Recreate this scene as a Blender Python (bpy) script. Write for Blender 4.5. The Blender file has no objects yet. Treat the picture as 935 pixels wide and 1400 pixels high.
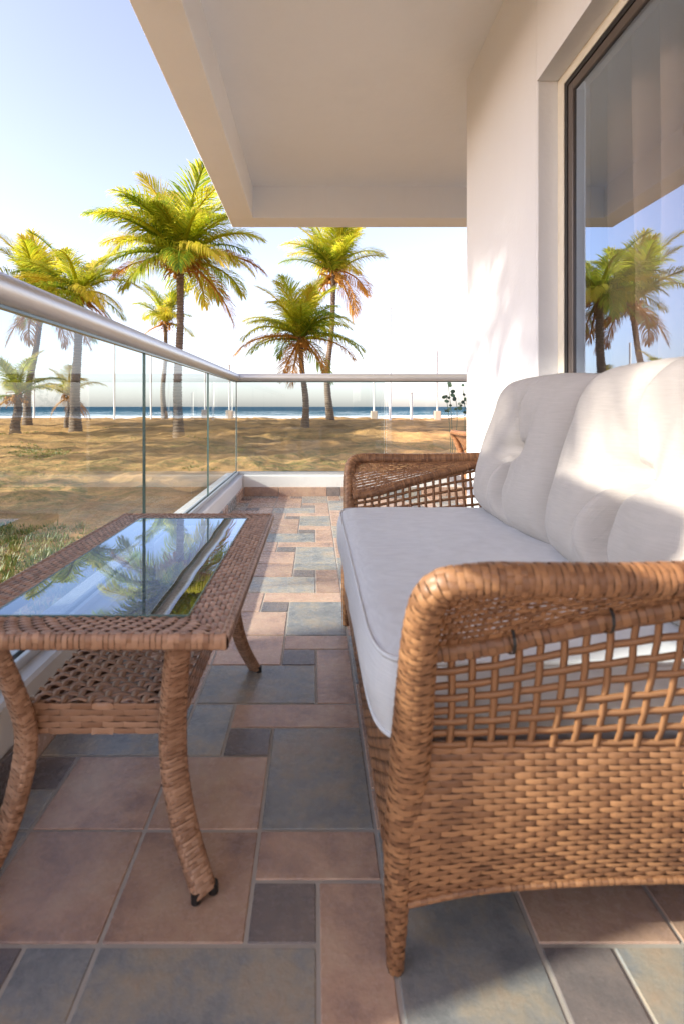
import bpy, math, random
import numpy as np
from mathutils import Vector, Matrix, noise

SC = bpy.context.scene
COL = SC.collection
random.seed(7); RNG = np.random.default_rng(7)
R = math.radians

# ------------------------------------------------------------------ camera
cam = bpy.data.cameras.new("camera"); co = bpy.data.objects.new("camera", cam); COL.objects.link(co)
co.location = (0, 0, .78); co.rotation_euler = (R(90), 0, 0)
cam.sensor_fit = 'VERTICAL'; cam.sensor_height = 36; cam.sensor_width = 24
cam.lens = 738 / 1400 * 36
cam.shift_x = 37.5 / 1400; cam.shift_y = -144 / 1400
cam.clip_start = .02; cam.clip_end = 20000
cam.dof.use_dof = True; cam.dof.focus_distance = 3.6; cam.dof.aperture_fstop = 5.0
SC.camera = co
# ------------------------------------------------------------------ light
SUN = Vector((1, .309, -.46)).normalized()
ELEV = math.asin(-SUN.z); ROT = math.atan2(-SUN.x, -SUN.y)
w = bpy.data.worlds.new("World"); SC.world = w; w.use_nodes = True
sk = w.node_tree.nodes.new("ShaderNodeTexSky"); sk.sky_type = 'NISHITA'; sk.sun_disc = False
sk.sun_elevation = ELEV; sk.sun_rotation = ROT % (2 * math.pi); sk.air_density = 1.0; sk.dust_density = 1.2; sk.ozone_density = 1.2; sk.altitude = 0
hs = w.node_tree.nodes.new("ShaderNodeHueSaturation"); hs.inputs['Saturation'].default_value = .68
tn = w.node_tree.nodes.new("ShaderNodeMix"); tn.data_type = 'RGBA'; tn.blend_type = 'MULTIPLY'; tn.inputs[0].default_value = 1; tn.inputs[7].default_value = (1.02, .955, 1.06, 1)
w.node_tree.links.new(sk.outputs[0], hs.inputs['Color']); w.node_tree.links.new(hs.outputs[0], tn.inputs[6])
w.node_tree.links.new(tn.outputs[2], w.node_tree.nodes['Background'].inputs[0])
w.node_tree.nodes['Background'].inputs[1].default_value = .115
sl = bpy.data.lights.new("sun", 'SUN'); sl.energy = 3.5; sl.angle = R(.5); sl.color = (1, .90, .76)
so = bpy.data.objects.new("sun", sl); COL.objects.link(so)
so.rotation_euler = SUN.to_track_quat('-Z', 'Y').to_euler()
SC.view_settings.view_transform = 'Standard'; SC.view_settings.look = 'None'
SC.view_settings.gamma = 1; SC.view_settings.use_curve_mapping = False
SC.view_settings.exposure = 1.8
SC.render.engine = 'CYCLES'
SC.cycles.max_bounces = 8; SC.cycles.diffuse_bounces = 5; SC.cycles.transparent_max_bounces = 24
SC.cycles.use_denoising = True
SC.cycles.caustics_reflective = False; SC.cycles.caustics_refractive = False

# ------------------------------------------------------------------ materials
class NT:
    def __init__(s, name):
        s.m = bpy.data.materials.new(name); s.m.use_nodes = True; s.t = s.m.node_tree
        s.t.nodes.clear(); s.out = s.n("ShaderNodeOutputMaterial")
    def n(s, typ, **k):
        nd = s.t.nodes.new(typ)
        for a, b in k.items(): setattr(nd, a, b)
        return nd
    def l(s, a, b): s.t.links.new(a, b)
    def v(s, sock, val):
        if hasattr(val, 'links') or hasattr(val, 'is_linked'): s.l(val, sock)
        else: sock.default_value = val
    def coord(s, kind='Object', scale=(1, 1, 1)):
        t = s.n("ShaderNodeTexCoord"); mp = s.n("ShaderNodeMapping"); mp.inputs['Scale'].default_value = scale
        s.l(t.outputs[kind], mp.inputs[0]); return mp.outputs[0]
    def world(s, scale=(1, 1, 1)):
        g = s.n("ShaderNodeNewGeometry"); mp = s.n("ShaderNodeMapping"); mp.inputs['Scale'].default_value = scale
        s.l(g.outputs['Position'], mp.inputs[0]); return mp.outputs[0]
    def noise(s, vec, scale, detail=4, rough=.55):
        x = s.n("ShaderNodeTexNoise"); s.l(vec, x.inputs['Vector'])
        x.inputs['Scale'].default_value = scale; x.inputs['Detail'].default_value = detail; x.inputs['Roughness'].default_value = rough
        return x.outputs['Fac']
    def ramp(s, fac, stops):
        r = s.n("ShaderNodeValToRGB"); s.l(fac, r.inputs[0]); e = r.color_ramp.elements
        while len(e) < len(stops): e.new(.5)
        for el, (p, c) in zip(e, stops):
            el.position = p; el.color = (c[0], c[1], c[2], 1) if not isinstance(c, (int, float)) else (c, c, c, 1)
        return r.outputs[0]
    def mix(s, fac, a, b, mode='MIX'):
        x = s.n("ShaderNodeMix", data_type='RGBA', blend_type=mode)
        s.v(x.inputs[0], fac)
        for k, val in ((6, a), (7, b)):
            if isinstance(val, tuple): x.inputs[k].default_value = (*val[:3], 1)
            else: s.l(val, x.inputs[k])
        return x.outputs[2]
    def math(s, op, a, b=0.0, c=None):
        x = s.n("ShaderNodeMath", operation=op)
        s.v(x.inputs[0], a); s.v(x.inputs[1], b)
        if c is not None: s.v(x.inputs[2], c)
        return x.outputs[0]
    def bump(s, h, strength=.3, dist=.01, normal=None):
        b = s.n("ShaderNodeBump"); b.inputs['Strength'].default_value = strength; b.inputs['Distance'].default_value = dist
        s.l(h, b.inputs['Height'])
        if normal is not None: s.l(normal, b.inputs['Normal'])
        return b.outputs[0]
    def bsdf(s, color, rough=.6, normal=None, metallic=0., spec=.5, coat=0., sheen=0., coat_rough=.1):
        p = s.n("ShaderNodeBsdfPrincipled")
        if isinstance(color, tuple): p.inputs['Base Color'].default_value = (*color[:3], 1)
        else: s.l(color, p.inputs['Base Color'])
        s.v(p.inputs['Roughness'], rough); p.inputs['Metallic'].default_value = metallic
        p.inputs['Specular IOR Level'].default_value = spec
        p.inputs['Coat Weight'].default_value = coat; p.inputs['Coat Roughness'].default_value = coat_rough
        p.inputs['Sheen Weight'].default_value = sheen
        if normal is not None: s.l(normal, p.inputs['Normal'])
        return p.outputs[0]
    def done(s, sh): s.l(sh, s.out.inputs['Surface']); return s.m

def m_plain(name, c, rough=.6, metallic=0., spec=.5):
    t = NT(name); v = t.coord(); nz = t.noise(v, 30, 3)
    col = t.mix(nz, tuple(x * .9 for x in c), tuple(min(1, x * 1.08) for x in c))
    return t.done(t.bsdf(col, rough, metallic=metallic, spec=spec))

def m_plaster(name, c):
    t = NT(name); v = t.world()
    a = t.noise(v, 1.3, 4); b = t.noise(v, 60, 4); d = t.noise(v, 9, 3)
    e = t.ramp(t.noise(t.world((2.5, 2.5, .5)), 1.1, 6, .7), [(.5, 0), (.8, 1)])
    col = t.mix(a, tuple(x * .93 for x in c), c); col = t.mix(t.math('MULTIPLY', e, .25), col, tuple(x * .82 for x in c))
    return t.done(t.bsdf(col, .65, t.bump(b, .22, .004, t.bump(d, .3, .01)), spec=.3))

def m_tile(name, stops, dark):
    t = NT(name)
    oi = t.n("ShaderNodeObjectInfo"); g = t.n("ShaderNodeNewGeometry")
    off = t.n("ShaderNodeVectorMath", operation='SCALE'); off.inputs[0].default_value = (37, 91, 53); t.l(oi.outputs['Random'], off.inputs['Scale'])
    ad = t.n("ShaderNodeVectorMath", operation='ADD'); t.l(g.outputs['Position'], ad.inputs[0]); t.l(off.outputs[0], ad.inputs[1])
    v = ad.outputs[0]
    big = t.noise(v, 8, 8, .72); fine = t.noise(v, 45, 6, .7); tiny = t.noise(v, 240, 2)
    col = t.ramp(big, stops)
    col = t.mix(t.math('MULTIPLY', fine, .35), col, dark)
    sp = t.ramp(tiny, [(.66, 0), (.74, 1)])
    col = t.mix(t.math('MULTIPLY', sp, .25), col, (.5, .45, .4))
    hv = t.n("ShaderNodeHueSaturation"); t.l(col, hv.inputs['Color'])
    t.l(t.math('ADD', t.math('MULTIPLY', oi.outputs['Random'], .3), .85), hv.inputs['Value'])
    rough = t.math('ADD', t.math('MULTIPLY', fine, .25), .14)
    nb = t.bump(fine, .12, .004, t.bump(big, .25, .01))
    return t.done(t.bsdf(hv.outputs[0], rough, nb, spec=.45))

def m_wicker(name, c1, c2, rough=.42):
    t = NT(name); g = t.n("ShaderNodeNewGeometry"); v = t.coord()
    n1 = t.noise(v, 14, 3); n2 = t.noise(v, 400, 2)
    f = t.math('ADD', t.math('MULTIPLY', g.outputs['Random Per Island'], .62), t.math('MULTIPLY', n1, .42))
    col = t.ramp(f, [(.15, c1), (.8, c2)])
    return t.done(t.bsdf(col, rough, t.bump(n2, .25, .001), spec=.45))

def m_fabric(name, c):
    t = NT(name); v = t.coord()
    w1 = t.n("ShaderNodeTexWave", wave_type='BANDS', bands_direction='Y'); t.l(v, w1.inputs[0]); w1.inputs['Scale'].default_value = 95; w1.inputs['Distortion'].default_value = 2
    w2 = t.n("ShaderNodeTexWave", wave_type='BANDS', bands_direction='Z'); t.l(v, w2.inputs[0]); w2.inputs['Scale'].default_value = 95; w2.inputs['Distortion'].default_value = 2
    slub = t.noise(t.coord(scale=(4, 4, 90)), 6, 3); bl = t.noise(v, 6, 3)
    col = t.mix(slub, tuple(x * .72 for x in c), c); col = t.mix(t.math('MULTIPLY', bl, .2), col, tuple(x * .9 for x in c))
    h = t.math('ADD', w1.outputs['Fac'], w2.outputs['Fac'])
    return t.done(t.bsdf(col, .85, t.bump(h, .12, .0015, t.bump(slub, .22, .002)), spec=.2, sheen=.15))

def m_glass(name, tint, base, ior=1.5, gain=1.8, wob=0.0, gcol=(1, 1, 1), rough=0.0):
    t = NT(name)
    tr = t.n("ShaderNodeBsdfTransparent"); tr.inputs[0].default_value = (*tint, 1)
    gl = t.n("ShaderNodeBsdfGlossy"); gl.inputs['Roughness'].default_value = rough; gl.inputs[0].default_value = (*gcol, 1)
    fr = t.n("ShaderNodeFresnel"); gm = t.n("ShaderNodeNewGeometry")   # a thin sheet reflects the same from either side
    t.l(t.math('ADD', ior, t.math('MULTIPLY', gm.outputs['Backfacing'], 1 / ior - ior)), fr.inputs[0])
    f = t.math('MINIMUM', t.math('ADD', t.math('MULTIPLY', fr.outputs[0], gain), base), .97)
    if wob:
        nz = t.noise(t.world(), 2.2, 2); t.l(t.bump(nz, wob, .02), gl.inputs['Normal'])
    mx = t.n("ShaderNodeMixShader"); t.l(f, mx.inputs[0]); t.l(tr.outputs[0], mx.inputs[1]); t.l(gl.outputs[0], mx.inputs[2])
    return t.done(mx.outputs[0])

def m_leaf(name, c1, c2, c3, trans=.45):
    t = NT(name); g = t.n("ShaderNodeNewGeometry"); v = t.coord(); oi = t.n("ShaderNodeObjectInfo")
    n1 = t.noise(v, 1.6, 3)
    f = t.math('ADD', t.math('MULTIPLY', g.outputs['Random Per Island'], .35), t.math('MULTIPLY', n1, .65))
    f = t.math('ADD', f, t.math('MULTIPLY', t.math('SUBTRACT', oi.outputs['Random'], .5), .3))
    col = t.ramp(f, [(.25, c1), (.5, c2), (.72, c3)])
    p = t.bsdf(col, .45, spec=.4)
    tl = t.n("ShaderNodeBsdfTranslucent"); t.l(col, tl.inputs[0])
    mx = t.n("ShaderNodeMixShader"); mx.inputs[0].default_value = trans; t.l(p, mx.inputs[1]); t.l(tl.outputs[0], mx.inputs[2])
    return t.done(mx.outputs[0])

def m_sand():
    t = NT("sand"); v = t.world()
    a = t.noise(v, .35, 5); b = t.noise(v, 3, 5, .65); c = t.noise(v, 40, 3)
    col = t.mix(b, (.41, .215, .08), (.64, .38, .155))
    gr = t.ramp(a, [(.43, 0), (.56, 1)])
    gr2 = t.math('MULTIPLY', gr, t.ramp(t.noise(v, 6, 5, .7), [(.42, 0), (.58, 1)]))
    sx = t.n("ShaderNodeSeparateXYZ"); t.l(v, sx.inputs[0])
    near = t.ramp(t.math('DIVIDE', sx.outputs['Y'], 40), [(.3, 1), (.62, .25), (.75, 0)])
    shade_drift = t.ramp(t.noise(t.world((.5, 1.1, 1)), .8, 6, .68), [(.47, 0), (.62, 1)])   # dark drifts painted into the sand to stand in for shadow bands
    col = t.mix(t.math('MULTIPLY', shade_drift, .66), col, (.16, .095, .045))
    col = t.mix(t.math('MULTIPLY', t.math('MULTIPLY', gr2, near), .75), col, (.14, .145, .045))
    wet = t.ramp(t.math('DIVIDE', sx.outputs['Y'], 130), [(.70, 0), (.85, 1)])
    col = t.mix(wet, col, (.20, .14, .09))
    return t.done(t.bsdf(col, .9, t.bump(c, .5, .02, t.bump(b, .7, .12)), spec=.15))

def m_sea():
    t = NT("sea_water"); v = t.world(); sx = t.n("ShaderNodeSeparateXYZ"); t.l(v, sx.inputs[0])
    d = t.math('DIVIDE', sx.outputs['Y'], 1000)
    wv = t.noise(t.world((.03, .16, .1)), 1.6, 4, .6); w2 = t.noise(t.world((.25, .9, .5)), 1.0, 4, .65)
    base = t.ramp(d, [(.12, (.04, .19, .20)), (.2, (.012, .11, .14)), (.6, (.004, .055, .09))])
    base = t.mix(t.math('MULTIPLY', wv, .5), base, (.004, .022, .045))
    # breaking surf along the beach, streaky rows that thin out seaward
    fo = t.math('SUBTRACT', t.math('ADD', wv, t.math('MULTIPLY', w2, .5)), t.ramp(d, [(.115, .22), (.17, .46), (.20, .76), (.45, .90), (.7, 1)]))
    foam = t.ramp(t.math('MULTIPLY', fo, 9), [(.0, 0), (.5, 1)])
    col = t.mix(foam, base, (.85, .87, .86))
    return t.done(t.bsdf(col, t.math('ADD', t.math('MULTIPLY', foam, .4), .5), t.bump(w2, .6, .4, t.bump(wv, .7, 1.5)), spec=.02))

def m_trunk():
    t = NT("palm_bark"); v = t.coord(); sz = t.n("ShaderNodeSeparateXYZ"); t.l(v, sz.inputs[0])
    ring = t.n("ShaderNodeTexWave", bands_direction='Z'); t.l(v, ring.inputs[0]); ring.inputs['Scale'].default_value = 2.6; ring.inputs['Distortion'].default_value = 3; ring.inputs['Detail'].default_value = 3
    n = t.noise(v, 6, 5)
    col = t.mix(n, (.10, .07, .05), (.27, .20, .145)); col = t.mix(t.math('MULTIPLY', ring.outputs['Fac'], .5), col, (.09, .06, .045))
    return t.done(t.bsdf(col, .9, t.bump(ring.outputs['Fac'], .6, .03, t.bump(n, .5, .03))))

M = dict(
    wall=m_plaster("wall_paint", (.74, .755, .785)),
    ceil=m_plaster("ceiling_paint", (.80, .825, .865)),
    kerb=m_plaster("kerb_paint", (.78, .75, .72)),
    terra=m_tile("terracotta_tile", [(.32, (.30, .19, .16)), (.5, (.56, .35, .245)), (.68, (.65, .45, .31))], (.37, .27, .245)),
    grey=m_tile("grey_slate_tile", [(.34, (.20, .205, .21)), (.47, (.32, .315, .305)), (.57, (.44, .375, .295)), (.68, (.50, .37, .26))], (.20, .20, .22)),
    dark=m_tile("dark_slate_tile", [(.3, (.135, .125, .13)), (.55, (.235, .19, .175)), (.75, (.33, .245, .19))], (.15, .13, .135)),
    grout=m_plain("grout", (.45, .395, .345), .85),
    wick=m_wicker("wicker", (.17, .075, .036), (.36, .175, .08)),
    wick_t=m_wicker("table_wicker", (.24, .115, .062), (.44, .245, .15), .34),
    core=m_plain("wicker_core", (.135, .066, .036), .8),
    fabric=m_fabric("cream_linen", (.53, .50, .47)),
    seatf=m_fabric("white_canvas", (.72, .73, .75)),
    blk=m_plain("black_plastic", (.012, .011, .011), .5),
    rail=None, glass=m_glass("railing_glass", (.63, .715, .74), .0, 1.5, .9),
    glassr=m_glass("clear_glass", (.97, .985, .98), .0, 1.5, 1.0),
    edge=m_plain("glass_edge", (.10, .16, .15), .2),
    brightedge=m_plain("polished_glass_edge", (.75, .80, .78), .25),
    win=m_glass("window_glass", (.92, .88, .84), .09, 1.5, 4.3, gcol=(.68, .82, 1)),
    tglass=m_glass("table_glass", (.40, .46, .50), .08, 1.5, 2.1, wob=.06, gcol=(.68, .79, .95)),
    cream=m_plain("cream_frame", (.70, .66, .56), .45),
    sash=m_plain("bronze_sash", (.085, .068, .058), .35),
    curt=None,
    white=m_plain("white_post_paint", (.80, .78, .74), .5), conc=m_plain("concrete", (.50, .40, .32), .9),
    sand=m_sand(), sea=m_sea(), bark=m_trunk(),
    leaf=m_leaf("frond_green", (.12, .23, .02), (.32, .42, .03), (.62, .56, .05), .62),
    gold=m_leaf("frond_golden", (.32, .42, .025), (.60, .58, .035), (.80, .64, .10), .62),
    dry=m_leaf("frond_dry", (.30, .14, .03), (.52, .24, .04), (.58, .34, .07), .45),
    cocon=m_plain("coconut_husk", (.50, .24, .04), .5),
    grass=m_leaf("grass_blade", (.05, .12, .02), (.13, .19, .03), (.30, .25, .07), .3),
    plant=m_leaf("dark_leaf", (.02, .045, .03), (.03, .06, .035), (.05, .08, .04), .2),
)
t = NT("brushed_aluminium"); v = t.coord(scale=(1, 1, 1)); nz = t.noise(v, 180, 3)
M['rail'] = t.done(t.bsdf((.60, .585, .575), t.math('ADD', t.math('MULTIPLY', nz, .1), .33), t.bump(nz, .05, .001), metallic=.75))
t = NT("curtain_cloth"); v = t.coord(); nz = t.noise(v, 300, 2)
tl = t.n("ShaderNodeBsdfTranslucent"); tl.inputs[0].default_value = (.55, .46, .40, 1)
mx = t.n("ShaderNodeMixShader"); mx.inputs[0].default_value = .15
t.l(t.bsdf((.60, .50, .43), .9, t.bump(nz, .2, .002), spec=.1), mx.inputs[1]); t.l(tl.outputs[0], mx.inputs[2]); M['curt'] = t.done(mx.outputs[0])

# ------------------------------------------------------------------ mesh helpers
class MB:
    def __init__(s): s.v = []; s.f = []; s.m = []; s.n = 0
    def add(s, V, F, mi=0):
        V = np.asarray(V, float).reshape(-1, 3)
        s.v.append(V); s.f += [tuple(int(i) + s.n for i in f) for f in F]; s.m += [mi] * len(F); s.n += len(V)
    def grid(s, P, wu=False, wv=False, mi=0, flip=False):
        P = np.asarray(P); a, b = P.shape[:2]; F = []
        for i in range(a if wu else a - 1):
            for j in range(b if wv else b - 1):
                q = (i * b + j, ((i + 1) % a) * b + j, ((i + 1) % a) * b + (j + 1) % b, i * b + (j + 1) % b)
                F.append(q[::-1] if flip else q)
        s.add(P.reshape(-1, 3), F, mi)
    def box(s, lo, hi, mi=0):
        x0, y0, z0 = lo; x1, y1, z1 = hi
        s.add([(x0, y0, z0), (x1, y0, z0), (x1, y1, z0), (x0, y1, z0), (x0, y0, z1), (x1, y0, z1), (x1, y1, z1), (x0, y1, z1)],
              [(0, 3, 2, 1), (4, 5, 6, 7), (0, 1, 5, 4), (1, 2, 6, 5), (2, 3, 7, 6), (3, 0, 4, 7)], mi)
    def bbox(s, lo, hi, b=.004, mi=0):
        """box with chamfered edges (all twelve)"""
        lo = np.array(lo, float); hi = np.array(hi, float); b = min(b, *((hi - lo) * .45)); c = (lo + hi) / 2; h = (hi - lo) / 2
        V = []; idx = {}
        for sx in (-1, 1):
            for sy in (-1, 1):
                for sz in (-1, 1):
                    for ax in range(3):
                        p = np.array([sx, sy, sz]) * (h - b); p[ax] = (sx, sy, sz)[ax] * h[ax]
                        idx[(sx, sy, sz, ax)] = len(V); V.append(c + p)
        F = []
        for ax in range(3):
            o = [k for k in range(3) if k != ax]
            for sg in (-1, 1):
                q = []
                for a, bb in ((-1, -1), (1, -1), (1, 1), (-1, 1)):
                    t3 = [0, 0, 0]; t3[ax] = sg; t3[o[0]] = a; t3[o[1]] = bb; q.append(idx[(*t3, ax)])
                F.append(q)
        for ax in range(3):
            o = [k for k in range(3) if k != ax]
            for a in (-1, 1):
                for bb in (-1, 1):
                    q = []
                    for sg, fx in ((-1, o[0]), (1, o[0]), (1, o[1]), (-1, o[1])):
                        t3 = [0, 0, 0]; t3[ax] = sg; t3[o[0]] = a; t3[o[1]] = bb; q.append(idx[(*t3, fx)])
                    F.append(q)
        for sx in (-1, 1):
            for sy in (-1, 1):
                for sz in (-1, 1): F.append([idx[(sx, sy, sz, k)] for k in range(3)])
        # orient outwards
        G = []
        for f in F:
            p = [V[i] for i in f]; n = np.cross(p[1] - p[0], p[2] - p[0])
            G.append(tuple(f) if np.dot(n, sum(p) / len(p) - c) > 0 else tuple(f[::-1]))
        s.add(V, G, mi)
    def build(s, name, mats, parent=None, smooth=True, loc=None, link=True):
        me = bpy.data.meshes.new(name)
        V = np.concatenate(s.v) if s.v else np.zeros((0, 3))
        me.from_pydata(V.tolist(), [], s.f)
        for m in (mats if isinstance(mats, (list, tuple)) else [mats]): me.materials.append(m)
        me.polygons.foreach_set('material_index', s.m)
        if smooth: me.polygons.foreach_set('use_smooth', [True] * len(me.polygons))
        me.update()
        return put(name, me, parent, loc)
def put(name, me, parent=None, loc=None):
    o = bpy.data.objects.new(name, me); COL.objects.link(o)
    if parent is not None: o.parent = parent
    if loc is not None: o.location = loc
    return o
def tag(o, label=None, cat=None, group=None, kind=None):
    for k, val in (('label', label), ('category', cat), ('group', group), ('kind', kind)):
        if val: o[k] = val
    return o
def thing(name, label, cat, loc=(0, 0, 0), group=None, rz=0):
    o = bpy.data.objects.new(name, None); COL.objects.link(o); o.location = loc; o.rotation_euler = (0, 0, rz); o.empty_display_size = .1
    return tag(o, label, cat, group)
def box_part(name, lo, hi, mat, parent, bev=.004):
    b = MB(); b.bbox(lo, hi, bev); return b.build(name, mat, parent, smooth=False)
def copy_tree(o, parent=None):
    c = o.copy(); COL.objects.link(c); c.parent = parent
    for ch in list(o.children): copy_tree(ch, c)
    return c

def spline(P, n):
    """Catmull-Rom through points, n samples"""
    P = np.array(P, float); k = len(P); Q = np.vstack([2 * P[0] - P[1], P, 2 * P[-1] - P[-2]])
    t = np.linspace(0, k - 1 - 1e-9, n); i = t.astype(int); f = (t - i)[:, None]
    a, b, c, d = Q[i], Q[i + 1], Q[i + 2], Q[i + 3]
    return .5 * ((2 * b) + (-a + c) * f + (2 * a - 5 * b + 4 * c - d) * f ** 2 + (-a + 3 * b - 3 * c + d) * f ** 3)

def tube_S(path, rx, ry, ref=(0, 0, 1), power=2.0, n=80):
    """surface S(u round, v along) of a tube; rx along the reference side, ry across; both may be arrays"""
    P = spline(path, n) if len(path) > 2 else np.array([np.array(path[0]) * (1 - k) + np.array(path[1]) * k for k in np.linspace(0, 1, n)])
    T = np.gradient(P, axis=0); T /= np.linalg.norm(T, axis=1)[:, None]
    ref = np.array(ref, float); N = ref - (T @ ref)[:, None] * T; N /= np.linalg.norm(N, axis=1)[:, None]; B = np.cross(T, N)
    x = np.linspace(0, 1, n)
    rxs = np.interp(x, np.linspace(0, 1, len(np.atleast_1d(rx))), np.atleast_1d(rx)); rys = np.interp(x, np.linspace(0, 1, len(np.atleast_1d(ry))), np.atleast_1d(ry))
    d = np.r_[0, np.cumsum(np.linalg.norm(np.diff(P, axis=0), axis=1))]; L = d[-1]; d = d / L
    def S(u, v):
        u = np.asarray(u); v = np.clip(v, 0, 1); a = u * 2 * np.pi
        I = lambda A: np.stack([np.interp(v, d, A[:, k]) for k in range(3)], -1)
        c, s_ = np.cos(a), np.sin(a)
        c = np.sign(c) * np.abs(c) ** (2 / power); s_ = np.sign(s_) * np.abs(s_) ** (2 / power)
        return I(P) + I(N) * (np.interp(v, d, rxs) * c)[..., None] + I(B) * (np.interp(v, d, rys) * s_)[..., None]
    S.L = L
    return S

def normals(S, u, v, e=1e-3):
    du = S(u + e, v) - S(u - e, v); dv = S(u, np.minimum(v + e, 1)) - S(u, np.maximum(v - e, 0))
    n = np.cross(du, dv); l = np.linalg.norm(n, axis=-1, keepdims=True); return n / np.maximum(l, 1e-9)

def weave(mb, S, nu, nv, amp, fill=.9, flip=1, closed=False, span=2, mi=0, arch=.42, nt=7, back=None, keep=None, jit=.2):
    """woven strands: every visible strand length is a small arched patch of its own, rows staggered like brickwork"""
    tt = np.linspace(0, 1, nt); ss = np.array([0, .18, .82, 1.])
    T, Q = np.meshgrid(tt, ss, indexing='ij')
    ks, js = [], []
    for j in range(nv):
        o = j % span
        for k in range(-1 if not closed else 0, nu // span + (0 if closed else 1)):
            ks.append(k * span + o); js.append(j)
    ks = np.array(ks)[:, None, None]; js = np.array(js)[:, None, None]
    jt = 1 + (RNG.random(js.shape) - .5) * 2 * jit
    U = (ks + T[None] * span * 1.0) / nu; V = (js + .5 + (Q[None] - .5) * fill * jt) / nv
    ok = np.ones(len(ks), bool)
    if not closed:
        ok = ((U.max((1, 2)) > .001) & (U.min((1, 2)) < .999)); U = np.clip(U, 0, 1)
    if keep is not None: ok &= keep(U.mean((1, 2)), V.mean((1, 2)))
    U, V = U[ok], V[ok]; jt = jt[ok]
    H = amp * jt * (np.sin(np.pi * T) ** .42 * 1.2 - .5 - arch * (np.abs(Q - .5) * 2) ** 2)[None]
    P = S(U, V) + normals(S, U, V) * (H * flip)[..., None]
    nb, a, b = U.shape
    base = [(i * b + j, (i + 1) * b + j, (i + 1) * b + j + 1, i * b + j + 1) for i in range(a - 1) for j in range(b - 1)]
    if flip < 0: base = [q[::-1] for q in base]
    F = [tuple(x + k * a * b for x in q) for k in range(nb) for q in base]
    mb.add(P.reshape(-1, 3), F, mi)
    if back is not None:
        u, v = np.meshgrid(np.linspace(0, 1, max(9, min(nu, 40)) + 1)[: -1 if closed else None], np.linspace(0, 1, max(6, min(nv, 60))), indexing='ij')
        mb.grid(S(u, v) - normals(S, u, v) * amp * 1.0 * flip, wu=closed, mi=back, flip=flip < 0)

def tube_part(mb, path, r, n=8, seg=20, mi=0, ref=(0, 0, 1)):
    S = tube_S(path, r, r, ref); u, v = np.meshgrid(np.linspace(0, 1, n + 1)[:-1], np.linspace(0, 1, seg), indexing='ij')
    P = S(u, v); mb.grid(P, wu=True, mi=mi)
    for e in (0, -1):
        q = P[:, e]; mb.add(q, [tuple(range(n)) if e else tuple(range(n))[::-1]], mi)

# ------------------------------------------------------------------ ground, sea
def ss(a, b, x):
    q = min(1, max(0, (x - a) / (b - a))); return q * q * (3 - 2 * q)
def ground_z(x, y):
    z = -.36 + .39 * ss(18, 28, y) - 2.85 * ss(33, 62, y) - .02 * max(0, y - 62) / 10
    k = ss(1.2, 4, max(abs(x + .8), y - 4.9) if y < 4.9 else y - 3)
    if y < 70: z += k * (.16 * noise.noise((x * .35, y * .35, 0)) + .12 * noise.noise((x * 1.1, y * 1.1, 4)) + .06 * noise.noise((x * 3.5, y * 3.5, 9)))
    return z
xs = np.sinh(np.linspace(-5.6, 5.6, 330)) * 1.6 - 2
ys = np.concatenate([np.linspace(-260, -8, 14), np.linspace(-6, 34, 260), np.linspace(34.6, 70, 40), np.linspace(74, 170, 14)])
P = np.array([[(x, y, ground_z(x, y)) for y in ys] for x in xs])
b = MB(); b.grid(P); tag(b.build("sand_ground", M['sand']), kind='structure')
b = MB(); ys2 = np.r_[np.linspace(96, 400, 40), np.geomspace(430, 14000, 14)]; xs2 = np.linspace(-14000, 14000, 30)
b.grid(np.array([[(x, y, -2.5) for y in ys2] for x in xs2])); tag(b.build("sea_water", M['sea']), kind='structure')

# grass in the sand: tufts of blades, uncountable
b = MB(); gv = []; gf = []; rg = random.Random(3)
def tuft(x, y, h, n):
    z = ground_z(x, y)
    for _ in range(n):
        a = rg.uniform(0, 6.28); r = rg.uniform(0, .05); px, py = x + r * math.cos(a), y + r * math.sin(a); hh = h * rg.uniform(.5, 1.2); wd = .006 + .0006 * y
        lx, ly = math.cos(a) * hh * .6, math.sin(a) * hh * .6; i = len(gv)
        gv.extend([(px - wd * math.sin(a), py + wd * math.cos(a), z - .01), (px + wd * math.sin(a), py - wd * math.cos(a), z - .01), (px + lx, py + ly, z + hh)]); gf.append((i, i + 1, i + 2))
cnt = 0
while cnt < 4200:
    y = 1.5 + 26 * rg.random() ** 1.5; x = rg.uniform(-.62 * y - 2.5, .4 * y + 1)
    if -1.0 < x < 3.4 and y < 5.2: continue
    if x > -1.0 and y < 5.2: continue
    d = noise.noise((x * .35, y * .35, 2)) + .5 * noise.noise((x * 1.1, y * 1.1, 7)) + .30 * ss(8, 3, y) - .32 * ss(4.6, 6.2, y) * ss(-7, -3, x) - .1 * ss(9, 14, y) - .2 * ss(14, 22, y) - .2 * ss(-4, 3, x)
    if d < .16 + rg.random() * .3: continue
    tuft(x, y, rg.uniform(.025, .065) * (1 if y < 8 else .8), 7); cnt += 1
b.add(gv, gf); tag(b.build("grass", M['grass'], smooth=False), kind='stuff')

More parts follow.
